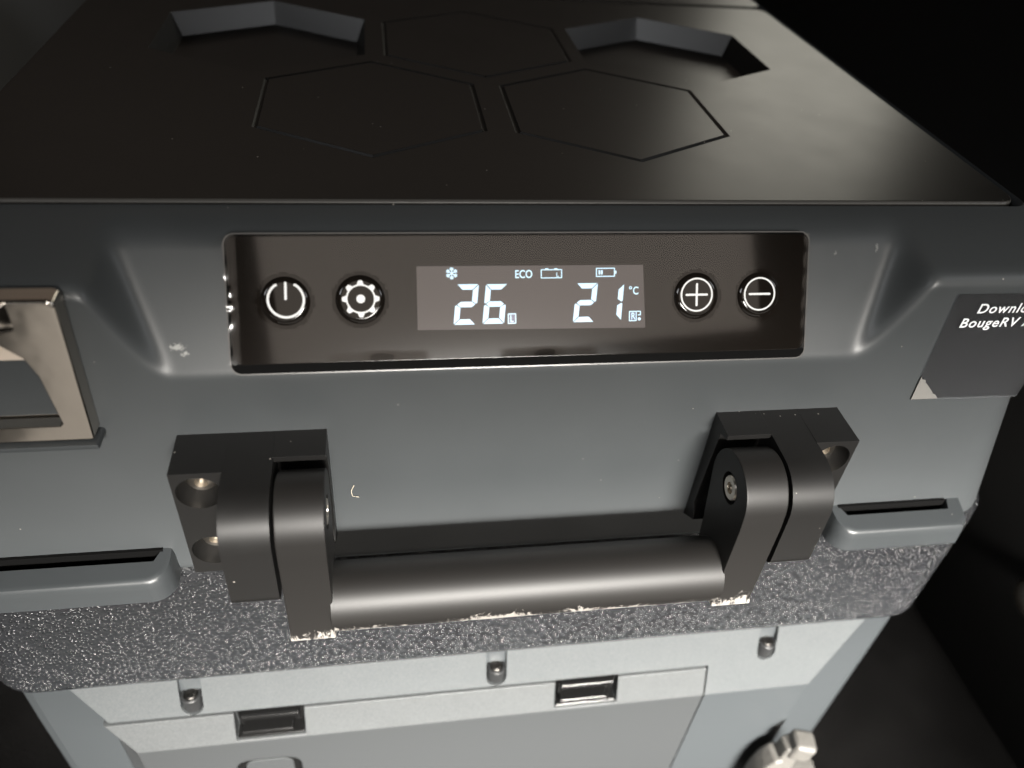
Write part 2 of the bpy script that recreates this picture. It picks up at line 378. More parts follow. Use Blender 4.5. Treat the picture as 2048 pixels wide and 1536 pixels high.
# rubbed pale scuffs on the lid front: (centre, half sizes)
ms = mat('slate_plastic_scuffed', (.0555, .0605, .0632), .40, bump=(1500, .1, .0002), dust=.02, blotch=.05, rough_var=.05)
nt = ms.node_tree; b = nt.nodes['Principled BSDF']; L = nt.links.new; src = b.inputs['Base Color'].links[0].from_socket
tc = N(nt, 'ShaderNodeTexCoord'); nz = N(nt, 'ShaderNodeTexNoise', Scale=900.0, Detail=5.0, Roughness=.7); L(tc.outputs['Object'], nz.inputs['Vector'])
FS = [(.0245, -.1002), (.0345, -.1136), (-.0505, -.0662), (-.135, -.1150), (.067, -.104)]
for (cx, cs, rx, rz) in [(x_, z_, .0009, .0010) for x_, z_ in FS] + list(((-.1246, -.0482, .0042, .0024), (-.1222, -.0505, .0022, .0016), (.1352, -.0160, .0012, .0030), (.1180, -.0180, .0012, .0016))):
    pos = Vector((cx, 0, 0)) + Vector(t_p) * cs + Vector(n_p) * d_p if (cx, cs) not in FS else Vector((cx, -.0304, cs))
    sb = N(nt, 'ShaderNodeVectorMath', operation='SUBTRACT'); L(tc.outputs['Object'], sb.inputs[0]); sb.inputs[1].default_value = pos
    ml = N(nt, 'ShaderNodeVectorMath', operation='MULTIPLY'); L(sb.outputs[0], ml.inputs[0]); ml.inputs[1].default_value = (1 / rx, 1 / rz, 1 / rz)
    ln = N(nt, 'ShaderNodeVectorMath', operation='LENGTH'); L(ml.outputs[0], ln.inputs[0])
    ad = N(nt, 'ShaderNodeMath', operation='MULTIPLY_ADD'); L(nz.outputs['Fac'], ad.inputs[0]); ad.inputs[1].default_value = 2.2; L(ln.outputs['Value'], ad.inputs[2])
    mr = N(nt, 'ShaderNodeMapRange'); L(ad.outputs[0], mr.inputs['Value']); mr.inputs['From Min'].default_value = 1.35; mr.inputs['From Max'].default_value = 1.75
    mr.inputs['To Min'].default_value = .16 if (cx, cs) in FS else .8 if cx < 0 else .35; mr.inputs['To Max'].default_value = 0
    mx = N(nt, 'ShaderNodeMix', data_type='RGBA'); L(mr.outputs[0], mx.inputs['Factor']); L(src, mx.inputs[6]); mx.inputs[7].default_value = (.42, .42, .40, 1); src = mx.outputs[2]
L(src, b.inputs['Base Color']); M['slate_shell'] = ms
shell = link('lid_shell', from_py(V.tolist(), F), 'slate_shell', root, smooth=40)
shell['label'] = 'slate grey lid front with the pressed-in control recess'
# --- ledges with dark slots at either side of the handle
def ledge(sx, x_in, x_out):
    top = [(Yf + .004, -.1405), (-.0405, -.1440), (-.0430, -.1468), (-.0436, -.1600), (Yf + .004, -.1600)]
    # plan outline with a rounded inner end, lofted over the height
    def plan(y_front, grow=0):
        r = .009; xi = x_in - grow; xo = x_out + grow
        pts = [(sx * xi, Yf + .004)] + [(sx * (xi + r - r * math.cos(R(a))), y_front + r - r * math.sin(R(a))) for a in range(0, 91, 15)]
        pts += [(sx * (xo - .004), y_front), (sx * (xo), y_front + .004), (sx * (xo + .002), Yf + .004)]
        return pts
    rr = []
    for yfr, z, gr in ((-.0430, -.1428, -.002), (-.0445, -.1436, -.0008), (-.0452, -.1450, 0), (-.0456, -.1480, 0), (-.0458, -.1555, .0005), (-.0445, -.1563, 0)):
        rr.append([(x, y, z + (.0030 * (y - yfr) / .014 if z > -.1440 else 0)) for x, y in plan(yfr, gr)])
    v, f = loft(rr)
    bm = bmesh.new(); vs = [bm.verts.new(p) for p in v]
    for q in f: bm.faces.new([vs[i] for i in q])
    me = finish(bm)
    cut = bmesh.new(); a, b_ = x_in + .004, x_out - .008
    add_prism(cut, [(sx * a, Yf - .0003), (sx * (a + .003), -.0362), (sx * (b_), -.0362), (sx * (b_ + .002), Yf - .0003)], -.154, -.13, 'z')
    me = boolean(me, [finish(cut)])
    o = link('lock_ledge', me, 'slate', root, smooth=35)
    sl = link('slot_shade_floor', box_mesh(min(sx * a, sx * b_) - .001, max(sx * a, sx * b_) + .002, -.0364, Yf - .0002, -.1545, -.1538), 'gap', o)
    link('slot_shade_plate', box_mesh(min(sx * a, sx * b_), max(sx * a, sx * b_), -.0322, -.0300, -.1536, -.1396), 'gap', o)  # black plate on the face, standing for the slot's shaded void
    return o
ledge(-1, .1435, .222)
ledge(1, .1500, .2175)

# --- black lid panels with hexagon pressings
LX = -.0032
def hexa(cx, cy, r, z):
    return [(cx + r * math.cos(R(90 + 60 * i)), cy + r * math.sin(R(90 + 60 * i)), z) for i in range(6)]
def frustum(cx, cy, r, depth, inset, ztop):
    up = .004; k = inset / depth
    v, f = loft([hexa(cx, cy, r + up * k, ztop + up), hexa(cx, cy, r - inset, ztop - depth)])
    bm = bmesh.new(); vs = [bm.verts.new(p) for p in v]
    for q in f: bm.faces.new([vs[i] for i in q])
    return finish(bm)
ZT = -.0032
def lid_plate(y0, y1, hexes, zt):
    pts = rrect(LX - .2068, LX + .2068, y0, y1, .008, 6)
    bm = bmesh.new(); add_prism(bm, pts, zt - .0034, zt, 'z')
    bmesh.ops.recalc_face_normals(bm, faces=bm.faces)
    es = [ed for ed in bm.edges if ed.calc_face_angle(0) > R(60)]
    bmesh.ops.bevel(bm, geom=es, offset=.0010, segments=3, profile=.5, affect='EDGES')
    me = finish(bm)
    return me
# solid plate thick enough for the deep cells
pts = rrect(LX - .2068, LX + .2068, .0084, .2826, .008, 6)
bm = bmesh.new(); add_prism(bm, pts, ZT - .0034, ZT, 'z'); bevel_sharp(bm, .0014, 4, 60); plate = finish(bm)
bm = bmesh.new(); add_box(bm, LX - .185, LX + .185, .03, .268, ZT - .020, ZT - .0020)
core = finish(bm)
o1 = bpy.data.objects.new('tmp', plate); o2 = bpy.data.objects.new('tmp2', core)
for o in (o1, o2): scene.collection.objects.link(o)
md = o1.modifiers.new('u', 'BOOLEAN'); md.operation = 'UNION'; md.object = o2; md.solver = 'EXACT'
dg = bpy.context.evaluated_depsgraph_get(); dg.update(); uni = bpy.data.meshes.new_from_object(o1.evaluated_get(dg))
for o in (o1, o2): bpy.data.objects.remove(o)
def groove(cx, cy, r, depth, wide, ztop):
    up = .002
    rr = [hexa(cx, cy, r + .0006, ztop + up), hexa(cx, cy, r, ztop), hexa(cx, cy, r - wide * .45, ztop - depth), hexa(cx, cy, r - wide * .60, ztop - depth), hexa(cx, cy, r - wide, ztop), hexa(cx, cy, r - wide - .0006, ztop + up)]
    n = 6; v = [p for q in rr for p in q]; f = []
    for i in range(6):
        k = (i + 1) % 6
        for j in range(n): f.append((i * n + j, i * n + (j + 1) % n, k * n + (j + 1) % n, k * n + j))
    bm = bmesh.new(); vs = [bm.verts.new(p) for p in v]
    for q in f: bm.faces.new([vs[a] for a in q])
    return finish(bm)
deep = [(-.1110, .1945, .0595, .0115, .0055), (.1067, .1915, .0595, .0115, .0055)]
shallow = [(-.0012, .1930, .0565), (-.0567, .0998, .0560), (.0522, .0985, .0560)]
lidmesh = boolean(uni, [frustum(*c, ZT) for c in deep] + [groove(*c, .0011, .0027, ZT) for c in shallow])
bevel_mesh(lidmesh, .0003, 2, 12)
lidmesh.materials.clear()
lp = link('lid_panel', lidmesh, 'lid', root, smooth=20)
M['lid_edge'] = mat('lid_edge_highlight', (.085, .082, .076), .35, bump=(900, .2, .0002)); lidmesh.materials.append(M['lid_edge'])  # edge highlight painted as a paler colour on the bevel faces
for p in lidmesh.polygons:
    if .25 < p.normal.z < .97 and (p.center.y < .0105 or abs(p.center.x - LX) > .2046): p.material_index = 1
lp['label'] = 'satin black lid top with pressed hexagons'
rp = link('lid_panel', lid_plate(.2846, .60, [], ZT + .0006), 'lid', root, smooth=35)
rp['label'] = 'second black lid top behind the seam'

# --- rim band of grained black plastic
def ring2(hw, yf, r, z, yback=.615, n=60):
    P = [(-hw + r + (2 * hw - 2 * r) * i / n, yf, z) for i in range(n + 1)]
    P += [(x, y, z) for x, y in arc(hw - r, yf + r, r, -90, 0, 10)[1:]]
    P += [(x, y, z) for x, y in arc(hw - r, yback - r, r, 0, 90, 8)]
    P += [(x, y, z) for x, y in arc(-hw + r, yback - r, r, 90, 180, 8)]
    P += [(x, y, z) for x, y in arc(-hw + r, yf + r, r, 180, 270, 10)[:-1]]
    return P
v, f = loft([ring2(.240, -.022, .024, -.150), ring2(.2490, -.0298, .024, -.1562), ring2(.2495, -.0303, .024, -.165), ring2(.2495, -.0307, .024, -.2400),
             ring2(.2490, -.0304, .024, -.2425), ring2(.2475, -.0285, .023, -.2438)])
rim = link('rim', from_py(v, f), 'rim', root, smooth=50)
rim['label'] = 'black grained rim band below the handle'

# --- lower body with sloped shoulder strip
def body_ring(z, p1, p2, p3, p4, yb=.60):
    R_ = [p1, p2, p3, ((p3[0] + p4[0]) / 2 + .0035, (p3[1] + p4[1]) / 2 - .003), p4]
    right = [(x, y, z) for x, y in R_] + [(p4[0], yb, z)]
    left = [(-x, y, z) for x, y in R_] + [(-p4[0], yb, z)]
    return right + left[::-1]
rings = [body_ring(-.2400, (.2135, -.0280), (.2150, -.0270), (.229, -.0225), (.234, -.010)),
         body_ring(-.2445, (.2125, -.0284), (.2142, -.0272), (.2335, -.0225), (.2385, -.010)),
         body_ring(-.2860, (.1835, -.0436), (.2005, -.0275), (.2345, -.0215), (.2390, -.010)),
         body_ring(-.5200, (.1815, -.0436), (.1985, -.0275), (.2325, -.0215), (.2370, -.010))]
v, f = loft(rings)
bm = bmesh.new(); vs = [bm.verts.new(p) for p in v]
for q in f: bm.faces.new([vs[i] for i in q])
body = finish(bm)
def strip_y(z): return -.0284 + (-.0436 + .0284) * (z + .2445) / (-.2860 + .2445)
def notch(cx):
    bm = bmesh.new(); r = .0054
    pts = [(cx + r, -.2300), (cx - r, -.2300)] + arc(cx, -.2612, r, 180, 360, 10)
    # a slot sunk at right angles to the strip
    add_prism(bm, pts, -.060, -.0282, 'y')
    for vv in bm.verts:
        if vv.co.y > -.03: vv.co.y = strip_y(vv.co.z) + .0048 if vv.co.z < -.2445 else -.0236
    bmesh.ops.triangulate(bm, faces=bm.faces)
    return finish(bm)
SC = (-.1568, -.0015, .1533)
bm = bmesh.new(); add_box(bm, -.2022, .1193, -.08, -.0255, -.55, -.2668); dcut = finish(bm)
body = boolean(body, [dcut] + [notch(c) for c in SC])
bevel_mesh(body, .0006, 2, 14)
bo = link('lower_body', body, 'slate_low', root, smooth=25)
bo['label'] = 'lighter grey lower body below the grained rim'
for c in SC:
    zc = -.2562; yc = strip_y(zc) + .0006
    T = Matrix.Translation((c, strip_y(-.266) + .0050, -.2645))
    bs = link('screw_boss', lathe_mesh([(0, 0), (.0050, 0), (.0050, .0092), (.0046, .0098), (.0037, .0098), (.0036, .0090), (0, .0090)], T, 28), 'boss', root)
    T2 = Matrix.Translation((c, strip_y(-.266) + .0050, -.2554))
    sm = lathe_mesh([(0, -.0004), (.0034, -.0004), (.0034, .0006), (.0026, .0012), (0, .0013)], T2, 24)
    cr = bmesh.new()
    add_box(cr, -.0019, .0019, -.0004, .0004, .0006, .0022); c1_ = finish(cr); c1_.transform(T2 @ Matrix.Rotation(R(rnd.uniform(0, 90)), 4, 'Z'))
    cr = bmesh.new(); add_box(cr, -.0004, .0004, -.0019, .0019, .0006, .0022); c2_ = finish(cr); c2_.transform(T2 @ Matrix.Rotation(R(20), 4, 'Z'))
    link('screw', boolean(sm, [c1_, c2_]), 'darksteel', bs)

# --- hatch door on the lower body
def door_ring(z, yf, xl, xl2, yl2, yback):
    return [(.1184, yf, z), (xl, yf, z), (xl2, yl2, z), (xl2 + .001, yback, z), (.1184, yback, z)]
v, f = loft([door_ring(-.2682, strip_y(-.2682) - .0003, -.1995, -.2005, strip_y(-.2682) + .0012, -.028),
             door_ring(-.2860, -.0439, -.1862, -.2006, -.0295, -.028),
             door_ring(-.5190, -.0439, -.1842, -.1990, -.0295, -.028)])
bm = bmesh.new(); vs = [bm.verts.new(p) for p in v]
for q in f: bm.faces.new([vs[i] for i in q])
door = finish(bm)
CL = ((-.1374, -.1024), (.0312, .0668))
cuts = []
for a, b_ in CL:
    bm = bmesh.new(); add_box(bm, a, b_, -.07, -.0335, -.2846, -.25); cuts.append(finish(bm))
bm = bmesh.new(); add_prism(bm, rrect(-.1415, -.1075, -.345, -.3066, .009, 8), -.07, -.0405, 'y'); cuts.append(finish(bm))
door = boolean(door, cuts); bevel_mesh(door, .0005, 2, 14)
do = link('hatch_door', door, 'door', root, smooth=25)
do['label'] = 'grey hatch door with two black clips along its top edge'
for a, b_ in CL:
    bm = bmesh.new(); mid = (a + b_) / 2
    add_box(bm, a + .0005, b_ - .0005, -.0345, -.0300, -.2842, -.2690)           # back
    add_box(bm, a + .0030, b_ - .0025, -.0392, -.0340, -.2726, -.2692)           # top bar
    add_box(bm, a + .0030, b_ - .0060, -.0425, -.0340, -.2818, -.2783)           # lower bar
    add_box(bm, a + .0006, b_ - .0006, -.0425, -.0340, -.2844, -.2828)           # sill
    add_box(bm, a + .0022, a + .0042, -.0375, -.0340, -.2800, -.2700)
    add_box(bm, b_ - .0042, b_ - .0022, -.0375, -.0340, -.2800, -.2700)
    bevel_sharp(bm, .0009, 3, 60)
    c = link('clip', finish(bm), 'bezel', do)
    c['label'] = 'glossy black hatch clip'
bm = bmesh.new()
outer = rrect(-.1412, -.1078, -.344, -.3069, .0088, 8); inner = rrect(-.1378, -.1112, -.341, -.3103, .0064, 8)
A = [bm.verts.new((x, -.0436, z)) for x, z in outer]; B_ = [bm.verts.new((x, -.0418, z)) for x, z in inner]; C_ = [bm.verts.new((x, -.0408, z)) for x, z in outer]
nn = len(A)
for i in range(nn):
    j = (i + 1) % nn; bm.faces.new((A[i], A[j], B_[j], B_[i])); bm.faces.new((A[j], A[i], C_[i], C_[j]))
bm.faces.new(B_)
bt = link('latch_button', finish(bm), 'bezel', do)
link('button_face', prism_mesh(rrect(-.1370, -.1120, -.340, -.3112, .0058, 8), -.0424, -.0415, 'y', .0003), 'door', bt)

# --- handle brackets, arms and grip
def bracket(sx):
    o = None
    def X(a, b_): return (min(sx * a, sx * b_), max(sx * a, sx * b_))
    zc, yc, r = -.0942, -.0568, .0168
    prof_h = [(Yf + .001, -.0770)] + [(yc - r * math.sin(R(a)), zc + r * math.cos(R(a))) for a in range(0, 91, 9)] + [(-.0742, -.1180)] + [(-.0708 + .0034 * math.cos(R(a)), -.1190 + .0034 * math.sin(R(a))) for a in (195, 225, 255)] + [(Yf + .001, -.1226)]
    prof_b = [(Yf + .001, -.0770), (-.0442, -.0770), (-.0442, -.0793), (-.0385, -.0812), (-.0360, -.125), (-.0400, -.1322), (Yf + .001, -.1400)]
    bm = bmesh.new(); add_box(bm, *X(.1122, .1305), -.0503, Yf + .001, -.1322, -.0770); m1 = finish(bm)
    m1 = boolean(m1, [prism_mesh(prof_h, *X(.0955, .1125), 'x'), prism_mesh(prof_b, *X(.0772, .0958), 'x')], 'UNION')
    holes = []
    for zz in (-.0872, -.1192):
        bm = bmesh.new(); add_lathe(bm, [(0, -.012), (.0040, -.012), (.0078, -.0035), (.0081, .01), (0, .01)], Matrix.Translation((sx * .1216, -.0503, zz)) @ Matrix.Rotation(R(90), 4, 'X'), 32); holes.append(finish(bm))
    m1 = boolean(m1, holes); bevel_mesh(m1, .0005, 2, 35)
    br = link('handle_bracket', m1, 'anod', root, smooth=35)
    for zz in (-.0872, -.1192):
        T = Matrix.Translation((sx * .1216, -.0408, zz)) @ Matrix.Rotation(R(90), 4, 'X')
        sm = lathe_mesh([(0, 0), (.0055, 0), (.0058, .0020), (.0046, .0036), (.0024, .0042), (.0024, .0020), (0, .0018)], T, 24)
        link('screw', sm, 'steel', br)
    return br
for sx in (-1, 1): bracket(sx)
h = None
def arm_profile():
    yc, zc, r = -.0566, -.0940, .0162
    p = [(yc - r * math.sin(R(a)), zc + r * math.cos(R(a))) for a in range(-100, 85, 8)]
    p += [(-.0734, -.1000), (-.0737, -.1440), (-.0748, -.1472), (-.0735, -.1480), (-.0530, -.1480), (-.0505, -.1470), (-.0490, -.1440), (-.0462, -.1220)]
    return p
bar = lathe_mesh([(0, 0), (.0134, 0)] + [(.0134, .156 * i / 40) for i in range(1, 41)] + [(0, .156)], Matrix.Translation((-.078, -.0636, -.1351)) @ Matrix.Rotation(R(90), 4, 'Y'), 64)
hd = link('handle', bar, 'bar', root, smooth=35)
hd['label'] = 'black round grip with bare metal scuffs along its lower edge'
for sx in (-1, 1):
    a, b_ = min(sx * .0772, sx * .0944), max(sx * .0772, sx * .0944)
    me = prism_mesh(arm_profile(), a, b_, 'x', .0007)
    T = Matrix.Translation((sx * .0772, -.0572, -.0928)) @ Matrix.Rotation(R(-90 * sx), 4, 'Y')   # local z towards the grip side
    bm = bmesh.new(); add_lathe(bm, [(0, -.0026), (.0066, -.0026), (.0066, .004), (0, .004)], T, 28)
    me = boolean(me, [finish(bm)])
    ar = link('arm', me, 'arm', hd, smooth=35)
    bolt = lathe_mesh([(0, -.003), (.0052, -.003), (.0052, -.0006), (.0047, 0), (.0024, 0), (.0022, -.0014), (0, -.0016)], T, 6 * 4)
    bo2 = link('pivot_bolt', bolt, 'steel', hd, smooth=30)

# --- polished latch at the left of the face
la_y = -.0335
def latch():
    xr_t, xr_b, zt, zb = -.1518, -.1550, -.0128, -.0712
    xc = -.196
    outer = [(2 * xc - xr_b, zb), (xr_b, zb)] + [(xr_t - .0006, zt - .002), (xr_t - .0022, zt)] + [(2 * xc - xr_t + .002, zt), (2 * xc - xr_t, zt - .002)]
    me = prism_mesh(outer, la_y - .0042, Yf + .0005, 'y', .0012, 3)
    win = []
    xi = -.1632
    wpts = [(xi - .0012, -.0638), (xi, -.0626), (xi - .0016, -.0420), (xi - .0040, -.0345), (xi - .0110, -.0275), (xi - .0200, -.0240), (xc, -.0225)]
    wpts += [(2 * xc - x, z) for x, z in wpts[::-1][1:]]
    me = boolean(me, [prism_mesh(wpts, -.06, -.0315, 'y')])
    bevel_mesh(me, .0006, 2, 30)
    o = link('latch', me, 'chrome', root, smooth=35); o['label'] = 'polished steel latch frame at the left edge'
    # rolled pull lip across the top
    rows = []
    xs = np.linspace(2 * xc + .1660, -.1660, 41)
    for x in xs:
        q = 1 - abs((x - xc) / (xs[-1] - xc)) ** 4
        rr = []
        for a in range(0, 181, 15):
            rr.append((x, la_y - .0040 - .0085 * q * math.sin(R(a)) , -.0182 + .0052 * math.cos(R(a)) - .0030 * q * (a / 180)))
        rows.append(rr)
    v = [p for rr in rows for p in rr]; n = len(rows[0]); f = [(i * n + j, i * n + j + 1, (i + 1) * n + j + 1, (i + 1) * n + j) for i in range(40) for j in range(n - 1)]
    link('pull_lip', from_py(v, f), 'chrome', o, smooth=60)
    link('window_plate', box_mesh(2 * xc + .166, -.1598, -.0322, -.0312, -.0630, -.0388), 'slate', o)
    link('reflection_strip', box_mesh(2 * xc + .166, -.1598, -.0326, -.0312, -.0388, -.0270), 'beige', o)
    lg = link('latch_ledge', prism_mesh([(2 * xc + .1535, -.0737), (-.1535, -.0737), (-.1540, -.0716), (2 * xc + .1540, -.0716)], -.0395, Yf + .0005, 'y', .0006), 'slate', o)
latch()

# --- sticker with print, lower right of the recess
stx0, stx1 = .1625, .2130
pts = [(stx0 - .0030, -.0212), (stx0, -.0740), (stx1, -.0745), (stx1, -.0212)]
st = link('sticker', prism_mesh(pts, -.0306, -.0309, 'y'), 'sticker', root, smooth=None)
st['label'] = 'clear app sticker with white print at the right edge'
# torn backing left at the sticker's lower corner
tp_ = [(stx0 + .0001, -.0737), (stx0 - .0006, -.0612)]
for i in range(11): tp_.append((stx0 + .0006 + .0010 * i + .0007 * (i % 2), -.0622 - .00100 * i + rnd.uniform(-.0007, .0007)))
tp_.append((stx0 + .0125, -.0737))
tq_ = [(stx0 - .0012, -.0520), (stx0 + .0010, -.0512), (stx0 + .0062, -.0560), (stx0 + .0078, -.0602), (stx0 + .0050, -.0606), (stx0 + .0016, -.0568)]
M['backing'] = mat('torn_backing', (.17, .165, .155), .55, blotch=.15)
link('torn_backing', prism_mesh(tp_, -.0309, -.03105, 'y'), 'backing', st, smooth=None)

def text_mesh(txt, size, shear=0, bold=0, depth=.00008, align='LEFT', space=1.0):
    cu = bpy.data.curves.new('t', 'FONT'); cu.body = txt; cu.size = size; cu.shear = shear; cu.offset = bold; cu.extrude = depth; cu.align_x = align; cu.space_character = space
    o = bpy.data.objects.new('t', cu); scene.collection.objects.link(o)
    dg = bpy.context.evaluated_depsgraph_get(); dg.update()
    me = bpy.data.meshes.new_from_object(o.evaluated_get(dg)); bpy.data.objects.remove(o); return me
def face_text(txt, x, z, size, name, parent):
    me = text_mesh(txt, size, 0, .00007, space=1.12)
    me.transform(Matrix.Translation((x, -.03112, z)) @ Matrix.Rotation(R(90), 4, 'X'))
    return link(name, me, 'text', parent, smooth=None)
face_text('Download', .1706, -.0297, .0062, 'print_line', st)
face_text('BougeRV App', .1663, -.0364, .0062, 'print_line', st)

# --- control panel
def pan(x, s, h=0): return Vector((x, 0, 0)) + Vector(t_p) * s + Vector(n_p) * (d_p + h)
PM = Matrix(((1, 0, 0, 0), (0, t_p[1], n_p[1], n_p[1] * d_p), (0, t_p[2], n_p[2], n_p[2] * d_p), (0, 0, 0, 1)))   # local (x, s, h)
def on_panel(me): me.transform(PM); return me
PX0, PX1, PS0, PS1 = -.1075, .1060, -.0570, -.0100
seat = link('control_panel', on_panel(prism_mesh(rrect(PX0, PX1, PS0 - .0012, PS1, .0038, 6), -.003, .0012, 'z', .0006, 3)), 'seat', root, smooth=35)
seat['label'] = 'black glass control panel with lit display and four buttons'
GH = .0019
M['panel_highlight_ring'] = mat('panel_edge_highlight', (.11, .107, .103), .25)  # opaque pale ring, painted in for the highlight line round the panel
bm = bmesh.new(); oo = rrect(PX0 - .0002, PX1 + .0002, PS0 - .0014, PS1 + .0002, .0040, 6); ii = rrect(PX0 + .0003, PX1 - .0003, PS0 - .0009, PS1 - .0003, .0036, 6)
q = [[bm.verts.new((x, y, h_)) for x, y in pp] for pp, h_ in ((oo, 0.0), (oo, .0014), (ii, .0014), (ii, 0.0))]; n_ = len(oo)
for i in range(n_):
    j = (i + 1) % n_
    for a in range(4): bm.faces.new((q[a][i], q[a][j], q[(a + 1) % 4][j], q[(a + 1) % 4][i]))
link('panel_highlight_ring', on_panel(finish(bm)), 'panel_highlight_ring', seat, smooth=30)
link('panel_glass', on_panel(prism_mesh(rrect(PX0 + .0012, PX1 - .0010, PS0 + .0022, PS1 - .0009, .0034, 6), .0008, GH, 'z', .0003, 2)), 'glass', seat, smooth=35)
H1 = GH + .00015
scr = link('display_screen', on_panel(prism_mesh([(-.0430, -.0440), (.0412, -.0450), (.0400, -.0219), (-.0428, -.0216)], GH - .0002, H1, 'z')), 'screen', seat, smooth=None)
H2 = H1 + .00006
def flat(bm_pts_list, h0, h1):
    bm = bmesh.new()
    for p in bm_pts_list: add_prism(bm, p, h0, h1, 'z')
    return on_panel(finish(bm))
def annulus(bm, cx, cy, r0, r1, a0, a1, h0, h1, n=48):
    full = abs(a1 - a0) >= 360
    ang = [R(a0 + (a1 - a0) * i / n) for i in range(n + (0 if full else 1))]
    q = [[bm.verts.new((cx + r_ * math.cos(a), cy + r_ * math.sin(a), h_)) for a in ang] for r_, h_ in ((r0, h0), (r1, h0), (r1, h1), (r0, h1))]
    m_ = len(ang)
    for i in range(m_ if full else m_ - 1):
        j = (i + 1) % m_
        for a_, b_ in ((0, 1), (1, 2), (2, 3), (3, 0)): bm.faces.new((q[a_][i], q[a_][j], q[b_][j], q[b_][i]))
    if not full:
        bm.faces.new([q[k_][0] for k_ in range(4)]); bm.faces.new([q[k_][-1] for k_ in range(4)][::-1])
def disc(bm, cx, cy, r, h0, h1, n=24): add_prism(bm, [(cx + r * math.cos(2 * math.pi * i / n), cy + r * math.sin(2 * math.pi * i / n)) for i in range(n)], h0, h1, 'z')
def stroke(bm, p, q, wd, h0, h1):
    a = math.atan2(q[1] - p[1], q[0] - p[0]); dg_ = math.degrees(a)
    add_prism(bm, arc(q[0], q[1], wd / 2, dg_ - 90, dg_ + 90, 6) + arc(p[0], p[1], wd / 2, dg_ + 90, dg_ + 270, 6), h0, h1, 'z')
BH = GH + .0012
def button(x, s, r, name):
    pr = [(r + .0004, GH - .0006), (r + .0002, GH + .0001), (r - .0002, GH + .0006), (r - .0008, GH + .0010), (r - .0013, BH + .00004), (r - .0018, BH + .0001), (0, BH + .0001)]
    return link(name, on_panel(lathe_mesh(pr, Matrix.Translation((x, s, 0)), 48)), 'glass', seat, smooth=70)
I0, I1 = BH + .00002, BH + .00018
button(-.0880, -.0330, .0082, 'power_button'); button(-.0626, -.0329, .0083, 'settings_button')
button(.0608, -.0336, .0084, 'plus_button'); button(.0858, -.0337, .0083, 'minus_button')
bm = bmesh.new(); annulus(bm, -.0876, -.0325, .0056, .0064, 122, 418, I0, I1)
for a in (122, 58): disc(bm, -.0876 + .0059 * math.cos(R(a)), -.0325 + .0059 * math.sin(R(a)), .00042, I0, I1 + .00001)
stroke(bm, (-.0875, -.0268), (-.08765, -.0322), .00085, I0, I1)
link('power_icon', on_panel(finish(bm)), 'white', seat, smooth=None)
bm = bmesh.new(); cx, cy = -.0624, -.0326
annulus(bm, cx, cy, .00455, .0051, 0, 360, I0, I1); disc(bm, cx, cy, .0015, I0, I1)
for i in range(8):
    a = math.pi / 4 * i; ca_, sa = math.cos(a), math.sin(a)
    P4 = [(.0049, -.0012), (.0058, -.0009), (.0064, -.0006), (.0064, .0006), (.0058, .0009), (.0049, .0012)]
    add_prism(bm, [(cx + x_ * ca_ - y_ * sa, cy + x_ * sa + y_ * ca_) for x_, y_ in P4], I0, I1 + .00001, 'z')
link('gear_icon', on_panel(finish(bm)), 'white', seat, smooth=None)
for cx, cy, plus in ((.0606, -.0331, 1), (.0856, -.0332, 0)):
    bm = bmesh.new(); annulus(bm, cx, cy, .00570, .0063, 0, 360, I0, I1)
    stroke(bm, (cx - .0040, cy), (cx + .0040, cy), .00080, I0, I1)
    if plus: stroke(bm, (cx, cy - .0039), (cx, cy + .0039), .00080, I0, I1 + .00001)
    link('plus_icon' if plus else 'minus_icon', on_panel(finish(bm)), 'white', seat, smooth=None)
# seven-segment digits
L0, L1 = H2, H2 + .00006
def digit(ch, x, s0, wd, ht, th, slant):
    seg = {'2': 'abged', '6': 'afgedc', '1': 'bc'}[ch]; g_ = th * .12; t2 = th
    hm = ht / 2
    Q = {'a': [(0 + g_, ht), (wd - g_, ht), (wd - t2 - g_, ht - t2), (t2 + g_, ht - t2)],
         'd': [(0 + g_, 0), (wd - g_, 0), (wd - t2 - g_, t2), (t2 + g_, t2)],
         'g': [(g_ + t2 * .25, hm), (t2, hm + t2 / 2), (wd - t2, hm + t2 / 2), (wd - g_ - t2 * .25, hm), (wd - t2, hm - t2 / 2), (t2, hm - t2 / 2)],
         'b': [(wd, ht - g_), (wd - t2, ht - t2 - g_), (wd - t2, hm + t2 / 2 + g_), (wd - t2 * .2, hm + g_), (wd, hm + t2 * .3)],
         'c': [(wd, g_), (wd - t2, t2 + g_), (wd - t2, hm - t2 / 2 - g_), (wd - t2 * .2, hm - g_), (wd, hm - t2 * .3)],
         'f': [(0, ht - g_), (t2, ht - t2 - g_), (t2, hm + t2 / 2 + g_), (t2 * .2, hm + g_), (0, hm + t2 * .3)],
         'e': [(0, g_), (t2, t2 + g_), (t2, hm - t2 / 2 - g_), (t2 * .2, hm - g_), (0, hm - t2 * .3)]}
    bm = bmesh.new()
    for c in seg: add_prism(bm, [(x + px_ + slant * py_, s0 + py_) for px_, py_ in Q[c]], L0, L1, 'z')
    return link('digit', on_panel(finish(bm)), 'lcd', scr, smooth=None)
digit('2', -.0302, -.0424, .0078, .0143, .0019, .105); digit('6', -.0198, -.0423, .0078, .0141, .0019, .105)
digit('2', .0135, -.0424, .0079, .0141, .0019, .105); digit('1', .0245, -.0421, .0072, .0134, .0019, .085)
bm = bmesh.new(); cx, cy = -.0305, -.0242
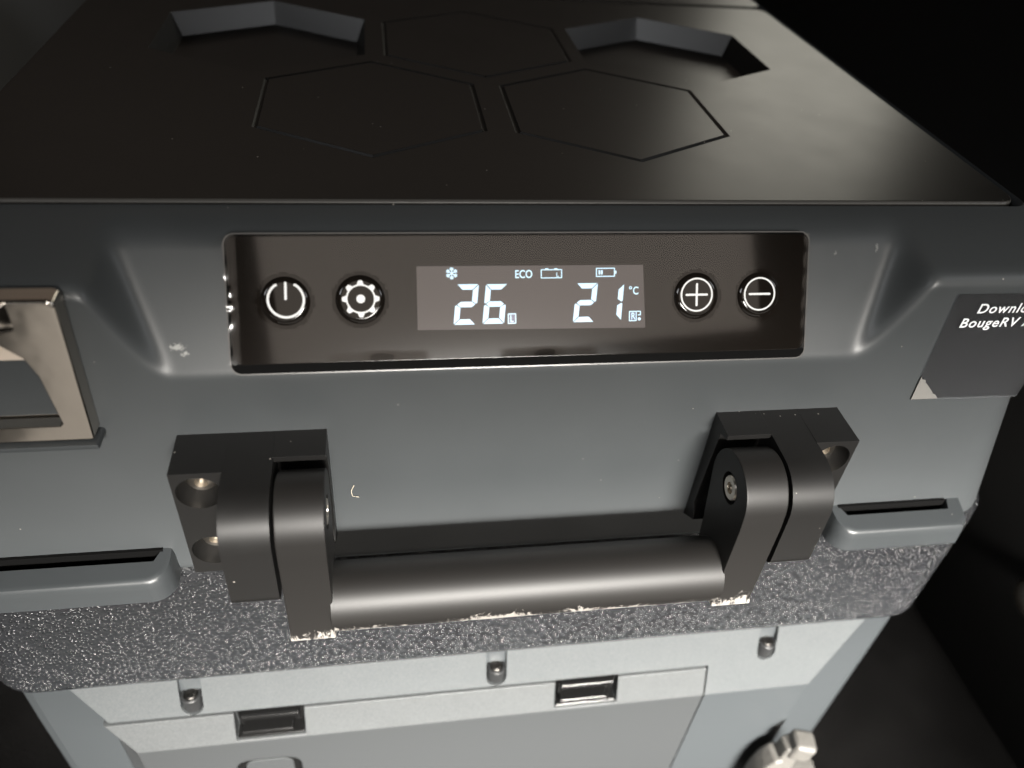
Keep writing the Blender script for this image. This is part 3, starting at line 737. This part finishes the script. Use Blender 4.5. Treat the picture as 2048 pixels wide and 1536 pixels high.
for i in range(6):
    a = math.pi / 3 * i + math.pi / 6; d_ = Vector((math.cos(a), math.sin(a)))
    stroke(bm, (cx, cy), (cx + d_.x * .0020, cy + d_.y * .0020), .00034, L0, L1 + i * 2e-7)
    for rr, ln in ((.0010, .0007), (.0015, .0006)):
        for sg in (-1, 1):
            b_ = a + sg * math.pi / 3.4; p = (cx + d_.x * rr, cy + d_.y * rr)
            stroke(bm, p, (p[0] + ln * math.cos(b_), p[1] + ln * math.sin(b_)), .00030, L0, L1 + 2e-6 + i * 3e-7)
link('snowflake_icon', on_panel(finish(bm)), 'lcd', scr, smooth=None)
def panel_text(txt, x, s, size, name, h=0, sx=1.0, mt_='lcd', bold=.00004):
    me = text_mesh(txt, size, 0, bold, .00003); me.transform(Matrix.Translation((x, s, L0 + .00003 + h)) @ Matrix.Diagonal((sx, 1, 1, 1)))
    return link(name, on_panel(me), mt_, scr, smooth=None)
panel_text('ECO', -.0079, -.0261, .0040, 'eco_text', sx=.80)
bm = bmesh.new(); wd = .00032
def frame(bm, x0, x1, s0, s1, wd):
    stroke(bm, (x0, s0), (x1, s0), wd, L0, L1); stroke(bm, (x1, s0), (x1, s1), wd, L0, L1 + 1e-6)
    stroke(bm, (x1, s1), (x0, s1), wd, L0, L1 + 2e-6); stroke(bm, (x0, s1), (x0, s0), wd, L0, L1 + 3e-6)
frame(bm, .0018, .0093, -.0262, -.0233, wd); stroke(bm, (.0034, -.0231), (.0042, -.0231), .0006, L0, L1 + 5e-6); stroke(bm, (.0068, -.0231), (.0076, -.0231), .0006, L0, L1 + 5e-6)
stroke(bm, (.0075, -.0244), (.0075, -.0257), .00024, L0, L1); stroke(bm, (.0075, -.0257), (.0082, -.0257), .00024, L0, L1 + 1e-6)
link('car_battery_icon', on_panel(finish(bm)), 'lcd', scr, smooth=None)
bm = bmesh.new(); frame(bm, .0223, .0291, -.0259, -.0230, .00034); stroke(bm, (.0296, -.0241), (.0296, -.0248), .0005, L0, L1)
for x_ in (.0234, .0243): add_prism(bm, [(x_ - .00028, -.0252), (x_ + .00034, -.0252), (x_ + .00034, -.0237), (x_ - .00028, -.0237)], L0, L1, 'z')
link('battery_icon', on_panel(finish(bm)), 'lcd', scr, smooth=None)
panel_text('C', .03615, -.0326, .0040, 'celsius_text', sx=.80)
bm = bmesh.new(); annulus(bm, .0353, -.0302, .0003, .00058, 0, 360, L0, L1, 20); link('degree_icon', on_panel(finish(bm)), 'lcd', scr, smooth=None)
for nm, x0, x1, ch in (('left_zone_icon', -.0104, -.0077, 'L'), ('right_zone_icon', .0350, .0376, 'R')):
    link('zone_box', flat([[(x0, -.0423), (x1, -.0423), (x1, -.0389), (x0, -.0389)]], L0 - .00004, L0 - .00001), 'lcdbox', scr, smooth=None)
    bm = bmesh.new(); frame(bm, x0, x1, -.0423, -.0389, .00034)
    if ch == 'R':
        stroke(bm, (.0380, -.0389), (.0392, -.0389), .00034, L0, L1); stroke(bm, (.0392, -.0389), (.0392, -.0402), .00034, L0, L1 + 1e-6)
        stroke(bm, (.0392, -.0402), (.0384, -.0402), .00034, L0, L1 + 2e-6); disc(bm, .0388, -.0417, .0006, L0, L1 + 3e-6)
    link(nm, on_panel(finish(bm)), 'lcd', scr, smooth=None)
    panel_text(ch, x0 + .0006, -.0418, .0036, 'zone_letter', sx=.75)

# --- protective film with lifted, wavy edges
nx, ns = 220, 60
fx0, fx1, fs0, fs1 = PX0 + .0006, PX1 - .0006, PS0 + .0026, PS1 - .0006
v = []; f = []
for i in range(nx + 1):
    for j in range(ns + 1):
        a = i / nx; b_ = j / ns; x = fx0 + (fx1 - fx0) * a; s = fs0 + (fs1 - fs0) * b_
        x += .0008 * math.sin(s * 620 + 1) * max(0, 1 - a * 60); 
        eL = max(0, 1 - (x - fx0) / .0030); eB = max(0, 1 - (s - fs0) / .0026); eR = max(0, 1 - (fx1 - x) / .0018)
        hgt = .00045 + .0005 * eL ** 1.2 * (.35 + .65 * math.sin(s * 310 + 2.1 * math.sin(s * 190)) ** 2) + .0004 * eB * max(0, math.sin(x * 61 + 1.7 * math.sin(x * 37 + 1)) + .25 * math.sin(x * 420)) ** 2 + .0002 * eR * (.3 + .7 * math.sin(s * 380) ** 2)
        v.append(tuple(pan(x, s, GH + hgt)))
for i in range(nx):
    for j in range(ns):
        xm = fx0 + (fx1 - fx0) * (i + .5) / nx; sm_ = fs0 + (fs1 - fs0) * (j + .5) / ns
        if any(math.hypot(xm - bx, sm_ - bs) < .0098 for bx, bs in ((-.0880, -.0330), (-.0626, -.0329), (.0608, -.0336), (.0858, -.0337))): continue   # cut-outs for the buttons
        a = i * (ns + 1) + j; f.append((a, a + ns + 1, a + ns + 2, a + 1))
link('protective_film', from_py(v, f), 'film', seat, smooth=80)

# small scuff beside the panel
# ------------------------------------------------------------------ loose things
pc = bpy.data.objects.new('plastic_fitting', None); scene.collection.objects.link(pc); pc.location = (.19, -.058, -.52)
pc['label'] = 'pale beige plastic fitting standing at the lower right corner of the fridge'; pc['category'] = 'plastic fitting'
def rot_box(x0, x1, y0, y1, z0, z1, rz, ry, bev):
    me = box_mesh(x0, x1, y0, y1, z0, z1, bev, 3); c = Vector(((x0 + x1) / 2, (y0 + y1) / 2, (z0 + z1) / 2))
    me.transform(Matrix.Translation(c) @ Matrix.Rotation(R(rz), 4, 'Z') @ Matrix.Rotation(R(ry), 4, 'Y') @ Matrix.Translation(-c)); return me
link('post', prism_mesh([(.1835, -.330), (.1900, -.326), (.1945, -.334), (.1955, -.36), (.1975, -.40), (.1985, -.52), (.1815, -.52), (.1835, -.40), (.1820, -.345)], -.0620, -.0520, 'y', .0015, 3), 'pale', pc, smooth=50)
link('head', rot_box(.1865, .2005, -.066, -.052, -.3385, -.3225, -12, 8, .0032), 'pale', pc, smooth=50)
link('shoulder', prism_mesh([(.1855, -.341), (.1795, -.3415), (.1745, -.350), (.1725, -.362), (.1720, -.39), (.1860, -.39)], -.0635, -.0500, 'y', .0020, 3), 'pale', pc, smooth=50)
link('side_arm', rot_box(.1960, .2150, -.064, -.052, -.384, -.3625, -6, -3, .0032), 'pale', pc, smooth=50)
for o in pc.children: o.data.transform(Matrix.Translation((-.007, 0, 0)))
T = Matrix.Translation((.447, .024, -.330)) @ Matrix.Rotation(R(-90), 4, 'Y')
kn = link('knob', lathe_mesh([(0, 0), (.011, 0), (.009, .012), (.008, .022), (.012, .026), (.0165, .031), (.0175, .036), (.016, .041), (.011, .045), (.005, .0465), (0, .047)], T, 40), 'steel', smooth=60)
kn['label'] = 'pale round knob on the dark trim at the right picture edge'; kn['category'] = 'knob'

lints = [((-.0688, -.0312, -.112), 'curled pale lint fibre stuck to the lid front beside the left handle arm', [(0, 0, .004), (-.0012, -.0002, .001), (-.0008, -.0003, -.002), (.0016, -.0002, -.0028)])]
for (x, y, z), lab, pts in lints:
    bm = bmesh.new(); tube(bm, [(x + a, y + b_, z + c) for a, b_, c in pts], .00012, 6)
    o = link('lint_fibre', finish(bm), 'lint'); o['label'] = lab; o['category'] = 'lint'
